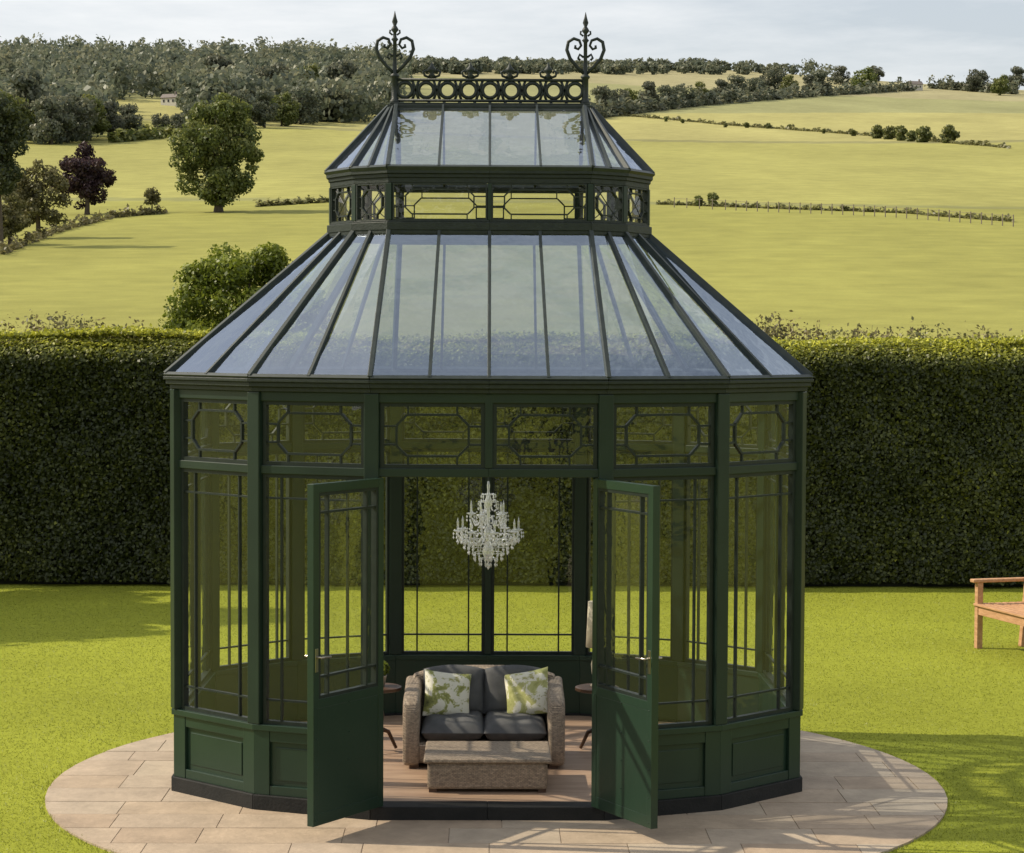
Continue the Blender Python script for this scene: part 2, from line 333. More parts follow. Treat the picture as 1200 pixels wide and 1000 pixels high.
ys=np.concatenate([np.linspace(-400,-30,12),np.linspace(-20,20,30),np.linspace(22,60,30),np.linspace(62,300,150),np.linspace(304,700,110),np.linspace(706,1500,120),np.linspace(1520,2500,14)])
X,Y=np.meshgrid(xs,ys); Z=TZ(X,Y); V=np.stack([X,Y,Z],-1).reshape(-1,3)
nx,ny=len(xs),len(ys); I=np.arange(nx*ny).reshape(ny,nx)
F=np.stack([I[:-1,:-1],I[:-1,1:],I[1:,1:],I[1:,:-1]],-1).reshape(-1,4)
gm=npmesh("ground",V,F,M_ground,smooth=True)
d=V[:,1]+D0; x=V[:,0]
b1=202-x*.22; b2=445-.35*x; b3=600+.2*x; b4=850-.2*x
cols=np.zeros((len(V),3)); 
lawn=np.array([.245,.268,.030]); f1=np.array([.25,.245,.065]); f2=np.array([.28,.27,.085]); f3=np.array([.32,.298,.115]); f4=np.array([.25,.25,.115]); f5=np.array([.30,.275,.15])
cols[:]=f1; cols[d<29]=lawn; cols[d>b1]=f2; cols[d>b2]=f3; cols[d>b3]=f4; cols[d>b4]=f5
tr=(d>b2-8)&(d<b2+4); cols[tr]=(.22,.21,.09)
tr=(d>b1-2.5)&(d<b1+2.5); cols[tr]=(.21,.21,.08)
ca=gm.attributes.new('col','FLOAT_COLOR','POINT'); ca.data.foreach_set('color',np.concatenate([cols,np.ones((len(cols),1))],1).astype(np.float32).ravel())
go=bpy.data.objects.new("ground",gm); COL.objects.link(go); struct(go)
# ------------------------------------------------------------ patio
PC=(.065,1.12); PR=2.98
mb=MB(); mb.lathe([(PR+.0,-.05),(PR+.0,.010)],(PC[0],PC[1],0),96); o=mb.build("patio_bed",M_mortar); struct(o)
def clip(poly,nx_,ny_,c_):   # keep nx*x+ny*y<=c
    out=[]
    for i in range(len(poly)):
        a=poly[i]; b=poly[(i+1)%len(poly)]; da=nx_*a[0]+ny_*a[1]-c_; db=nx_*b[0]+ny_*b[1]-c_
        if da<=0: out.append(a)
        if (da<0<db) or (db<0<da):
            f=da/(da-db); out.append((a[0]+(b[0]-a[0])*f,a[1]+(b[1]-a[1])*f))
    return out
pm=MB(); tints=[]
RI=PR-.002; yy=-RI
while yy<RI:
    hh=random.uniform(.32,.55); y1=yy+hh; xx=-RI-random.random()*.3
    while xx<RI:
        ww=random.uniform(.4,1.0); g=.003; pl_=[(xx+g,yy+g),(xx+ww-g,yy+g),(xx+ww-g,y1-g),(xx+g,y1-g)]
        for k in range(72):
            a=2*math.pi*(k+.5)/72; pl_=clip(pl_,math.cos(a),math.sin(a),RI) 
            if len(pl_)<3: break
        if len(pl_)>=3:
            q2=[pl_[0]]
            for q in pl_[1:]:
                if math.hypot(q[0]-q2[-1][0],q[1]-q2[-1][1])>1e-4: q2.append(q)
            pl_=q2; nn_=len(pl_)
            if nn_>=3:
                h=.0145+random.uniform(-.0012,.0012); tt=random.random(); o0=len(pm.v)
                pm.v+=[(PC[0]+q[0],PC[1]+q[1],0) for q in pl_]+[(PC[0]+q[0],PC[1]+q[1],h) for q in pl_]; tints+=[tt]*(2*nn_)
                pm.f.append(tuple(range(o0+nn_,o0+2*nn_)))
                for k in range(nn_): pm.f.append((o0+k,o0+(k+1)%nn_,o0+nn_+(k+1)%nn_,o0+nn_+k))
        xx+=ww
    yy=y1
po=pm.build("patio",M_stone); a_=po.data.attributes.new('tint','FLOAT','POINT'); a_.data.foreach_set('value',tints); struct(po)
# ------------------------------------------------------------ lawn blades
n=300000
dist=rng.uniform(0,1,n); yb=-3.2+ (dist**1.35)*15.6; half=(yb+D0)/2500*640+.4
xb=rng.uniform(-1,1,n)*half
edge=PR-.005+.02*np.sin(np.arctan2(yb-PC[1],xb-PC[0])*37)+.012*np.sin(np.arctan2(yb-PC[1],xb-PC[0])*91)
keep=((xb-PC[0])**2+(yb-PC[1])**2>edge**2)&(yb<12.3); xb=xb[keep]; yb=yb[keep]; n=len(xb)
h=rng.uniform(.005,.013,n)+.018*rng.random(n)*(((xb-PC[0])**2+(yb-PC[1])**2)<(PR+.05)**2); az=rng.uniform(0,2*np.pi,n); w=rng.uniform(.0018,.0032,n)*(1+(yb+3)/22)
lx=rng.normal(0,.010,n); ly=rng.normal(0,.010,n)
V=np.zeros((n,3,3)); V[:,0]=np.stack([xb-np.cos(az)*w,yb-np.sin(az)*w,np.zeros(n)],1); V[:,1]=np.stack([xb+np.cos(az)*w,yb+np.sin(az)*w,np.zeros(n)],1); V[:,2]=np.stack([xb+lx,yb+ly,h],1)
tt=np.repeat(np.clip(rng.normal(.45,.2,n)+.12*np.sin(xb*1.3+yb*.6)+.10*np.sin(xb*.4-yb*1.9),0,1),3)
me=npmesh("lawn_grass",V.reshape(-1,3),np.arange(3*n).reshape(n,3),M_blade,tt); o=bpy.data.objects.new("lawn_grass",me); COL.objects.link(o); o["kind"]="stuff"
# ------------------------------------------------------------ hedge
HY0,HY1=12.2,13.7; HX=15.0
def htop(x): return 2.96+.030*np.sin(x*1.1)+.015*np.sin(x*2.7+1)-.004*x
def hfront(x,z): return .05*np.sin(x*1.7+z)+.04*np.sin(x*4.1-z*2.3+1)+.03*np.sin(z*5.2+x*.6)+.03*np.sin(x*9+z*7)+.42*np.clip((z-2.66)/.3,0,1)**1.8
he=empty("hedge",(0,HY0,0))
mb=MB(); gx=np.linspace(-HX,HX,61)
for i in range(60):
    a,b=gx[i],gx[i+1]; ta,tb=float(htop(a))-.34,float(htop(b))-.34
    mb.box8([(a,.18,0),(b,.18,0),(b,1.4,0),(a,1.4,0),(a,.18,ta),(b,.18,tb),(b,1.4,tb),(a,1.4,ta)])
    mb.box8([(a,.60,ta-.02),(b,.60,tb-.02),(b,1.38,tb-.02),(a,1.38,ta-.02),(a,.60,ta+.24),(b,.60,tb+.24),(b,1.38,tb+.24),(a,1.38,ta+.24)])
mb.build("hedge_core",M_core,he)
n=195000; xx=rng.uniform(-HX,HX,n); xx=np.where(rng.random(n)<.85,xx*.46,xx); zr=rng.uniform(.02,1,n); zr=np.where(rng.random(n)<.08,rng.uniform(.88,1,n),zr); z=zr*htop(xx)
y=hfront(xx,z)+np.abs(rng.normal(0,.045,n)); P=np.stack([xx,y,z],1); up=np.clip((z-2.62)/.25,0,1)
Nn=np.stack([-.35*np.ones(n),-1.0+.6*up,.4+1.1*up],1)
t1=np.clip(.24+.50*up+rng.normal(0,.15,n)+.08*np.sin(xx*3)*np.sin(z*4)+.08*np.sin(xx*.9+2),0,1)  # tint climbs near the top edge, sunlight put into leaf colour
n2=50000; x2=rng.uniform(-HX,HX,n2); x2=np.where(rng.random(n2)<.85,x2*.46,x2); y2=rng.uniform(.36,1.5,n2); z2=htop(x2)+rng.normal(0,.022,n2)
sh=rng.random(n2)<.05; z2=z2+sh*rng.uniform(0,.06,n2)
P=np.concatenate([P,np.stack([x2,y2,z2],1)]); Nn=np.concatenate([Nn,np.tile([-.3,-.3,1.0],(n2,1))]); tt=np.concatenate([t1,np.clip(rng.normal(.85,.17,n2),0,1)])  # top leaves get the bright sunlit tones as colour
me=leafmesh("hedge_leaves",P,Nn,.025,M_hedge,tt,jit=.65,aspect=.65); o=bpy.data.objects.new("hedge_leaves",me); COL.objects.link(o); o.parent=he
lab(he,"tall clipped dark green hedge along the back of the lawn","hedge")
def wild(name,loc,w,h,n,mat,seed,label,leaf=.03):
    e=empty(name,loc); r=np.random.default_rng(seed); P=[];mb=MB()
    for i in range(30):
        bx=r.uniform(-w,w); by=r.uniform(-.4,.4); tp=np.array([bx+r.normal(0,.12),by+r.normal(0,.12),h*r.uniform(.90,1.0)])
        mb.tube([(bx*.7,by*.7,0),(bx,by,h*.5),tuple(tp)],[.010,.007,.002],4)
        m=n//30; f=r.uniform(.5,1,m)**.6; Q=np.stack([bx+(tp[0]-bx)*f,by+(tp[1]-by)*f,tp[2]*f],1)+r.normal(0,.06,(m,3)); P.append(Q)
    P=np.concatenate(P); me=leafmesh("foliage",P,np.tile([0,0,1.0],(len(P),1)),leaf,mat,jit=1.2); o=bpy.data.objects.new("foliage",me); COL.objects.link(o); o.parent=e
    mb.build("stem",M_bark,e); lab(e,label,"shrub","wild shrubs behind the hedge"); return e
for i,(px,h) in enumerate([(25,3.17),(75,3.25),(125,3.16),(885,3.30),(930,3.20),(985,3.12),(1035,3.16),(1085,3.15),(1140,3.09),(1190,3.07)]):
    yw=15.0+.4*(i%3); xw=(px-571)*(yw+D0)/2500
    wild("wild_shrub",(xw,yw,0),.42,h,2400,M_olive if i%2 else M_dry,40+i,"straggly dry wild shrub growing behind the hedge")
# ------------------------------------------------------------ trees
p=place(256,249); u=(p.y+D0)/FPX
make_tree("tree",p,50*u,44*u,5*u,136*u,80,13*u,19000,2.2*u,M_leaf,1,"large round-crowned green tree standing in the sunny field",tr=5*u,taper=.15)
p=place(102,252); u=(p.y+D0)/FPX
make_tree("tree",p,31*u,28*u,3*u,82*u,34,10*u,7500,2.0*u,M_purple,2,"dark purple copper-leaved tree beside the field edge",tr=3*u)
p=place(0,290); u=(p.y+D0)/FPX
make_tree("tree",p,30*u,30*u,60*u,182*u,40,13*u,9000,2.3*u,M_leafD,3,"tall dark green tree by the field boundary",tr=4*u)
p=place(45,280); u=(p.y+D0)/FPX
make_tree("tree",p,38*u,30*u,8*u,92*u,40,10*u,8000,2.0*u,M_olive,4,"pale olive tree with drooping crown at the field boundary",tr=3*u,taper=.3)
p=place(12,288); u=(p.y+D0)/FPX
make_tree("tree",p,26*u,26*u,4*u,62*u,26,9*u,4500,2.0*u,M_olive,8,"pale olive tree with drooping crown at the field boundary",tr=3*u,taper=.3)
p=place(178,250); u=(p.y+D0)/FPX
make_tree("tree",p,8*u,8*u,6*u,30*u,12,4*u,900,1.5*u,M_olive,5,"small young tree beside the field fence",tr=1.0*u,taper=.5)
e=make_tree("bush",(-5.12,32,float(TZ(-5.12,32))-.1),1.72,1.3,-.3,4.0,170,.36,46000,.05,M_leafN,6,"bright green rounded bush growing just behind the hedge",cat="bush",tr=.09)
make_tree("tree",(-10.4,10.3,0),2.1,2.0,1.8,6.6,40,.6,9000,.13,M_leaf,7,"leafy garden tree at the edge of the lawn",tr=.16)
t0=make_tree("tree",(-9,-27,0),3.4,3.2,1.2,8.5,40,1.0,6000,.22,M_leaf,17,"leafy garden tree on the open lawn",tr=.25,group="trees on the lawn")
for q in ((-16,-21,1.0),(1,-33,1.1),(10,-26,.9),(17,-19,1.0)): copy_thing(t0,(q[0],q[1],0),q[0],q[2])
tm=[]
for i,(m_,rx,h1,tp) in enumerate([(M_leaf,4.6,10,0),(M_hazetint,5.4,10.5,.1),(M_hazetint,4.8,9.5,.2),(M_hazetint,3.8,11.5,.4)]):
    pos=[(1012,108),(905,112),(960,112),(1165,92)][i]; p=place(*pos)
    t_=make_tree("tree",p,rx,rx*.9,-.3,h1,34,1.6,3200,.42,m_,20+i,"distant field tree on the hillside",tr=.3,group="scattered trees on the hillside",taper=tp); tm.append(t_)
spots=[(1180,88,1.2),(1145,108,1),(1105,92,.9),(1068,84,1.1),(1040,88,1.1),(1026,96,.8),(985,100,.9),(948,112,.7),(925,114,.8),(882,116,.8),(862,118,.9),(845,121,.8),(822,123,.8),(800,126,.7),(780,128,.7),(760,130,.7),(740,131,.7),(722,134,.8),(706,136,.8),(1192,108,.9),(1172,112,.8),(1130,100,.7),(1120,84,.9),(1000,84,.9),(965,84,1.0),
 (238,162,.8),(280,150,1.0),(310,150,1.1),(330,148,1.0),(352,146,1.1),(378,143,1.1),(400,138,1.2),(425,132,1.2),(445,128,1.1),(150,160,.8),(128,163,.9),(105,165,1.1),(80,168,1.2),(60,170,1.2),(30,165,1.3),(10,168,1.2),(190,158,.5),(210,160,.55),(412,128,1.2),(360,130,1.3),(320,132,1.3),(290,128,1.3),(255,126,1.3),(265,140,1.1),(295,140,1.2),(340,138,1.2),(240,130,1.0)]
for i,(px,py,s_) in enumerate(spots):
    p=place(px,py); s2=s_*(.75 if p.y<500 else 1.0); copy_thing(tm[i%4],p,random.uniform(0,6.28),s2*random.uniform(.85,1.15))
bp_=place(1028,163); u=(bp_.y+D0)/FPX
tb=make_tree("bush",bp_,7*u,6*u,0,15*u,14,4*u,1200,1.3*u,M_leaf,50,"rounded hedge bush in the upper field",cat="bush",tr=.1,group="bushes along the upper field boundary")
for px,py,s_ in [(1042,164,1),(1055,165,1.1),(1068,166,.8),(1082,167,1.15),(1112,168,1.3),(875,150,.5),(900,151,.5),(925,152,.45),(1000,160,.5),(835,242,.45),(818,242,.35),(850,150,.4),(780,143,.5),(800,145,.4),(965,157,.4)]:
    copy_thing(tb,place(px,py),random.uniform(0,6),s_*.95)
def hedgerow(pts,h,mat,n,leaf,label,seed):
    W_=[]; 
    for (a,b) in zip(pts[:-1],pts[1:]):
        for k in range(12): 
            W_.append(place(a[0]+(b[0]-a[0])*k/12,a[1]+(b[1]-a[1])*k/12))
    o0=W_[0]; e=empty("hedgerow",o0); W_=[w-o0 for w in W_]
    Wn=np.array([tuple(w) for w in W_]); tpar=rng.uniform(0,len(W_)-1.001,n); i0=tpar.astype(int); fr=(tpar-i0)[:,None]
    C=Wn[i0]*(1-fr)+Wn[i0+1]*fr; hh=h*np.clip(.9+.35*np.sin(tpar*2.1+seed)+.45*np.sin(tpar*5.3+1)+.3*np.sin(tpar*11.7),.15,2)
    P=C+np.stack([rng.normal(0,.25*h,n),rng.normal(0,.35*h,n),np.abs(rng.uniform(0,1,n))*hh],1)
    me=leafmesh("foliage",P,np.tile([0,-.3,1.],(n,1)),leaf,mat); o=bpy.data.objects.new("foliage",me); COL.objects.link(o); o.parent=e; lab(e,label,"hedgerow","hedgerows dividing the fields")
hedgerow([(690,140),(820,124),(960,113),(1080,106)],3.2,M_hazetint,7000,.8,"dark hedgerow between the upper hillside fields",1)
hedgerow([(730,136),(860,148),(1000,158),(1200,176)],.6,M_olive,3000,.4,"low hedgerow crossing the hillside",2)
hedgerow([(1090,104),(1200,112)],3.5,M_hazetint,2500,.9,"thick dark hedgerow near the farm",3)
hedgerow([(130,168),(230,158),(300,152)],1.4,M_leaf,2500,.6,"hedgerow below the woodland field",4)
hedgerow([(770,240),(900,245),(1050,250),(1200,262)],.30,M_olive,2600,.16,"low scrubby hedgerow across the field",5)
hedgerow([(300,243),(345,240),(400,237)],.4,M_olive,800,.2,"low scrubby field boundary beside the tree",6)
hedgerow([(0,300),(60,275),(130,256),(200,250)],.5,M_olive,1800,.18,"low rough boundary hedge below the trees",7)
PP=[];DD=[];T=[]
def wood(x0,x1,ya,yb_,cnt,s):
    for i in range(cnt):
        px=random.uniform(x0,x1); f=random.random(); py=ya(px)*(1-f)+yb_(px)*f; p=place(px,py); r=random.uniform(3.6,6.0)*s; hh=random.uniform(7.5,12.5)*s
        bl=[(p.x,p.y,p.z+hh*.40,r,r,hh*.5)]+[(p.x+random.uniform(-r,r)*.7,p.y+random.uniform(-r,r)*.7,p.z+hh*random.uniform(.3,.95),r*.5,r*.5,r*.45) for _ in range(5)]
        P,d_,t_=crown_pts(bl,150); PP.append(P);DD.append(d_);T.append(t_+random.uniform(-.2,.2))
wood(-60,470,lambda x:84,lambda x:104,380,1.08)
wood(-60,230,lambda x:98,lambda x:118,150,.95)
wood(225,455,lambda x:100,lambda x:145,240,.95)
wood(940,1260,lambda x:82,lambda x:92,110,.75)
wood(455,960,lambda x:80,lambda x:88,330,.48)
wood(-60,120,lambda x:118,lambda x:165,150,.8)
me=leafmesh("woodland",np.concatenate(PP),np.concatenate(DD),.80,M_hazetint,np.concatenate(T)); o=bpy.data.objects.new("woodland",me); COL.objects.link(o); o["kind"]="stuff"
def house(p,w,label,rot):
    e=empty("farmhouse",p,rot); h=w*.42; dp=w*.5
    mb=MB().box(-w/2,w/2,-dp/2,dp/2,-1,h); mb.poly([(-w/2,-dp/2,h),(-w/2,dp/2,h),(-w/2,0,h+dp*.45)]); mb.poly([(w/2,-dp/2,h),(w/2,0,h+dp*.45),(w/2,dp/2,h)]); mb.build("wall",M_white,e)
    mb=MB(); mb.beam((-w*.53,-dp*.28,h+dp*.2),(w*.53,-dp*.28,h+dp*.2),dp*.72,.25,(0,-.65,.75)); mb.beam((-w*.53,dp*.28,h+dp*.2),(w*.53,dp*.28,h+dp*.2),dp*.72,.25,(0,.65,.75)); mb.build("roof",M_slate,e)
    MB().box(w*.3,w*.38,-.4,.4,h+dp*.2,h+dp*.75).build("chimney",M_slate,e)
    for xx_ in (-.3,0,.3): MB().box(w*(xx_-.05),w*(xx_+.05),-dp/2-.05,-dp/2+.05,h*.4,h*.75).build("window",M_dark,e)
    lab(e,label,"house","farmhouses among the trees")
house(place(1072,106),6,"cream farmhouse with grey roof among hillside trees",.3)
house(place(200,124),4.5,"small pale farmhouse at the woodland edge",-.4)
pf=[place(x_,y_) for x_,y_ in [(790,244),(850,247),(900,249),(950,251),(1000,253),(1050,256),(1100,259),(1150,263),(1200,267)]]
fe=empty("fence",pf[0]); tops=[]
for a,b in zip(pf[:-1],pf[1:]):
    for j in range(4):
        q=a.lerp(b,j/4); q.z=float(TZ(q.x,q.y)); q=q-pf[0]; tops.append(q+Vector((0,0,.8)))
        MB().tube([q+Vector((0,0,-.2)),q+Vector((0,0,.9))],.045,6).build("post",M_post,fe)
mb=MB(); mb.tube(tops,.012,4); mb.build("fence_wire",M_post,fe)
lab(fe,"thin post and wire fence crossing the grazing field","fence")
# ------------------------------------------------------------ GLASSHOUSE
R1=[(0,0),(.716,0),(1.458,.29),(2.03,.82),(2.03,1.6),(2.03,2.38),(1.458,2.91),(.716,3.2),(0,3.2)]
R2=[(0,.75),(.65,.75),(.88,.93),(1.058,1.25),(1.058,1.6),(1.058,1.95),(.88,2.27),(.65,2.45),(0,2.45)]
R3=[(0,1.5),(.64,1.5),(.67,1.53),(.69,1.57),(.69,1.6),(.69,1.63),(.67,1.67),(.64,1.7),(0,1.7)]
def full(r): return r+[(-x,y) for x,y in r[-2:0:-1]]
R1,R2,R3=full(R1),full(R2),full(R3); NR=16
def seg(R,i):
    a=Vector(R[i]).to_3d(); b=Vector(R[(i+1)%NR]).to_3d(); d_=(b-a); Ln=d_.length; d_.normalize(); return a,b,d_,Ln,Vector((d_.y,-d_.x,0))
def off(R,k,d_):
    n1=seg(R,(k-1)%NR)[4]; n2=seg(R,k%NR)[4]; return Vector(R[k%NR]).to_3d()+(n1+n2)*(d_/(1+n1.dot(n2)))
def pbox(mb,R,i,u0,u1,d0,d1,z0,z1):
    a,b,dr,Ln,nn=seg(R,i); 
    def pt(u,d_,end): 
        if u is None: return off(R,i+end,d_)
        return a+dr*(u if u>=0 else Ln+u)+nn*d_
    p=[pt(u0,d1,0),pt(u1,d1,1),pt(u1,d0,1),pt(u0,d0,0)]
    mb.box8([(q.x,q.y,z0) for q in p]+[(q.x,q.y,z1) for q in p])
G=empty("glasshouse",(0,0,0)); lab(G,"dark green Victorian octagonal glasshouse pavilion with open double doors","glasshouse")
FRONT=(0,15); MIDS={0,4,8,12}
plinth=MB()
for i in range(NR):
    if i in FRONT:
        pbox(plinth,R1,i,None,None,-.12,.05,0,.098); continue
    pbox(plinth,R1,i,None,None,-.05,.052,0,.11)
    k=MB(); pbox(k,R1,i,None,None,-.04,.012,.11,.52)
    e0=.10 if i not in MIDS else .06; e1=.10 if (i+1)%NR not in MIDS else .06
    pbox(k,R1,i,None,e0,.012,.036,.11,.52); pbox(k,R1,i,-e1,None,.012,.036,.11,.52)
    pbox(k,R1,i,e0,-e1,.012,.032,.11,.17); pbox(k,R1,i,e0,-e1,.012,.032,.45,.52)
    pbox(k,R1,i,e0+.035,-e1-.035,.012,.018,.205,.415)
    pbox(k,R1,i,None,None,-.05,.050,.52,.558)
    k.build("wall_panel",M_door,G,bevel=.004)
plinth.build("plinth",M_black,G,bevel=.006)
for k in range(NR):
    n1=seg(R1,k-1 if k else NR-1)[4]; n2=seg(R1,k)[4]; bis=(n1+n2).normalized(); c=Vector(R1[k]).to_3d()
    w=.094 if k not in MIDS else .05; z0=.558 if k!=0 else 2.199; t_=.095 if k not in MIDS else .07
    if k in (1,15): z0=.0982
    mb=MB(); mb.beam(c+Vector((0,0,z0)),c+Vector((0,0,2.66)),w,t_,bis); mb.build("post",M_paint,G,bevel=.006)
rail=MB(); rail2=MB()
for i in range(NR):
    pbox(rail,R1,i,None,None,-.03,.034,2.145,2.198); pbox(rail2,R1,i,None,None,-.03,.034,2.602,2.662)
rail.build("transom_rail",M_paint,G,bevel=.004); rail2.build("head_rail",M_paint,G,bevel=.004)
gut=MB()
for i in range(NR):
    pbox(gut,R1,i,None,None,-.05,.055,2.662,2.692); pbox(gut,R1,i,None,None,-.05,.080,2.692,2.722); pbox(gut,R1,i,None,None,.03,.096,2.722,2.745)
gut.build("eave_gutter",M_iron,G,bevel=.004)
def panel_frame(mb,gl,R,i,z0,z1,ml,mr,fw=.024,pattern='margin',bt=.012):
    a,b,dr,Ln,nn=seg(R,i); u0=ml; u1=Ln-mr
    P=lambda u,z,o=0: a+dr*u+nn*o+Vector((0,0,z))
    for (p,q) in ((P(u0+fw/2,z0),P(u0+fw/2,z1)),(P(u1-fw/2,z0),P(u1-fw/2,z1))): mb.beam(p,q,fw,.04,nn)
    for z in (z0+fw/2,z1-fw/2): mb.beam(P(u0+fw,z),P(u1-fw,z),fw,.038,nn)
    a0,a1,b0,b1_=u0+fw,u1-fw,z0+fw,z1-fw
    gl.poly([P(a0-.005,b0-.005),P(a1+.005,b0-.005),P(a1+.005,b1_+.005),P(a0-.005,b1_+.005)])
    def bar(uA,zA,uB,zB,w=bt,t=.020): mb.beam(P(uA,zA),P(uB,zB),w,t,nn)
    w=a1-a0; h=b1_-b0
    if pattern=='margin':
        m=min(.10,w*.2); bar(a0+m,b0,a0+m,b1_,t=.022); bar(a1-m,b0,a1-m,b1_,t=.022); bar(a0,b1_-.13,a1,b1_-.13); bar(a0,b0+.13,a1,b0+.13)
    else:
        m=min(.075,w*.14); mz=h*.14; c=h*.20
        pts=[]
        for (cx_,cz_,t0) in ((a1-m-c,b0+mz+c,-90),(a1-m-c,b1_-mz-c,0),(a0+m+c,b1_-mz-c,90),(a0+m+c,b0+mz+c,180)):
            for t_ in (5,85): 
                th=math.radians(t0+t_); 
                pts.append((cx_+c*math.cos(th)*1.0,cz_+c*math.sin(th)*1.0))
        for q in range(8): bar(*pts[q],*pts[(q+1)%8],w=bt*1.2,t=.022+.001*(q%2))
        if w<.36 and h<.25:
            for q,(cx_,cz_) in enumerate(((a0,b0),(a1,b0),(a1,b1_),(a0,b1_))):
                mx_,mz_=(a0+a1)/2,(b0+b1_)/2; mb.tube([P(cx_,cz_),P(cx_*.62+mx_*.38,cz_*.62+mz_*.38+.012*(1 if cz_>mz_ else -1)),P(mx_,mz_)],bt*.45,5)
        y1_=(b0+mz+c,b1_-mz-c); x1_=(a0+m+c,a1-m-c)
        for xq in x1_: bar(xq,b0,xq,b0+mz); bar(xq,b1_-mz,xq,b1_)
        for zq in y1_: bar(a0,zq,a0+m,zq); bar(a1-m,zq,a1,zq)
for i in range(NR):
    ml=.047 if i not in MIDS else .025; mr=.047 if (i+1)%NR not in MIDS else .025
    if i not in FRONT:
        w=empty("window",(0,0,0),0,G); f=MB(); g=MB(); panel_frame(f,g,R1,i,.558,2.145,ml,mr); f.build("window_frame",M_lead,w); g.build("window_pane",M_glass,w)
    w=empty("transom_window",(0,0,0),0,G); f=MB(); g=MB(); panel_frame(f,g,R1,i,2.198,2.602,ml,mr,pattern='oct'); f.build("window_frame",M_lead,w); g.build("window_pane",M_tglass,w)
def roof(Ra,oa,za,Rb,ob,zb,nsub,name,gm_,wmain,wsub):
    r=empty(name,(0,0,0),0,G); bars=MB(); gl=MB()
    for i in range(NR):
        la,lb=off(Ra,i,oa),off(Ra,i+1,oa); ua,ub=off(Rb,i,ob),off(Rb,i+1,ob)
        for q in (la,lb): q.z=za
        for q in (ua,ub): q.z=zb
        ns=nsub[i]
        nrm=(lb-la).cross(ua-la).normalized()
        hb=MB(); hb.beam(la,ua,wmain if i not in MIDS else wsub*1.15,.05 if i not in MIDS else .042,nrm); hb.build("hip_bar",M_rbar,r,bevel=.004)
        for s_ in range(ns):
            A=la.lerp(lb,s_/ns);B=la.lerp(lb,(s_+1)/ns);C_=ua.lerp(ub,(s_+1)/ns);D_=ua.lerp(ub,s_/ns)
            gl.poly([A,B,C_,D_])
            if s_: bars.beam(A+nrm*.004,D_+nrm*.004,wsub,.036,nrm)
        bars.beam(la+nrm*.003,lb+nrm*.003,.025,.03,nrm); 
    bars.build("glazing_bar",M_rbar,r); gl.build("roof_glass",gm_,r)
sub=[2]*16
roof(R1,.078,2.752,R2,.012,3.69,sub,"roof",M_rglass,.030,.019)
sub2=[2,2,1,1,1,1,2,2,2,2,1,1,1,1,2,2]
lr=MB(); lr2=MB()
for i in range(NR):
    back=i in (5,6,7,8,9,10)
    pbox(lr,R2,i,None,None,-.03,.03,3.675,3.70); pbox(lr,R2,i,None,None,-.025,.035,3.70,3.752); pbox(lr,R2,i,None,None,-.02,.02,3.752,3.765)
    if not back: pbox(lr2,R2,i,None,None,-.02,.016,4.005,4.04)
    if not back: pbox(lr2,R2,i,None,None,-.02,.026,4.04,4.065)
    pbox(lr2,R2,i,None,None,-.01,.040,4.065,4.095)
lan=empty("lantern",(0,0,0),0,G); lr.build("lantern_base_ring",M_iron,lan,bevel=.003); lr2.build("lantern_eave",M_iron,lan,bevel=.003)
for i in range(NR):
    lf=MB(); lg=MB(); zt=4.062 if i in (5,6,7,8,9,10) else 4.004
    c=Vector(R2[i]).to_3d(); bis=(seg(R2,(i-1)%NR)[4]+seg(R2,i)[4]).normalized(); w_=.040 if i not in MIDS else .024
    MB().beam(c+Vector((0,0,3.765)),c+Vector((0,0,zt)),w_,.04,bis).build("lantern_post",M_paint,lan,bevel=.003)
    panel_frame(lf,lg,R2,i,3.765,zt,w_/2,.018,fw=.009,pattern='oct',bt=.008)
    lf.build("lantern_tracery",M_iron,lan); lg.build("lantern_pane",M_glass,lan)
roof(R2,.035,4.10,R3,0,4.575,sub2,"lantern_roof",M_lglass,.026,.015)
rc=MB(); rc.box(-.70,.70,1.49,1.71,4.57,4.592); rc.box(-.685,.685,1.505,1.695,4.592,4.606); rc.build("ridge_cap",M_iron,G,bevel=.004)
cr=MB(); Y0=1.6
cr.box(-.66,.66,Y0-.012,Y0+.012,4.62,4.638); cr.box(-.66,.66,Y0-.012,Y0+.012,4.762,4.780)
nC=9
for k in range(nC):
    cx=-.585+1.17*k/(nC-1); cz=4.70
    cr.tube([(cx+.052*math.cos(t),Y0,cz+.052*math.sin(t)) for t in np.linspace(0,2*math.pi,17)[:-1]],.014,6,closed=True)
    for sx in (-1,1):
        cr.tube([(cx+sx*.05,Y0,4.634),(cx+sx*.062,Y0,4.665),(cx+sx*.073,Y0,4.70),(cx+sx*.062,Y0,4.735),(cx+sx*.05,Y0,4.766)],.010,5)
    cr.tube([(cx,Y0,4.634),(cx,Y0,4.65)],.010,5); cr.tube([(cx,Y0,4.75),(cx,Y0,4.767)],.010,5)
for k in range(-6,7):
    cr.tube([(k*.105,Y0,4.604),(k*.105,Y0,4.622)],.012,6)
cr.build("ridge_cresting",M_iron,G,smooth=True)
for cx in (-.40,-.135,.135,.40):
    m_=MB(); m_.lathe([(.020,4.779),(.014,4.79),(.026,4.80),(.012,4.812),(.028,4.83),(.030,4.845),(.014,4.862),(.007,4.88),(.001,4.895)],(cx,Y0,0),10)
    for sx in (-1,1): m_.tube([(cx+sx*.012,Y0,4.785),(cx+sx*.05,Y0,4.80),(cx+sx*.058,Y0,4.825),(cx+sx*.04,Y0,4.835),(cx+sx*.032,Y0,4.82)],.009,5)
    m_.build("small_finial",M_iron,G,smooth=True)
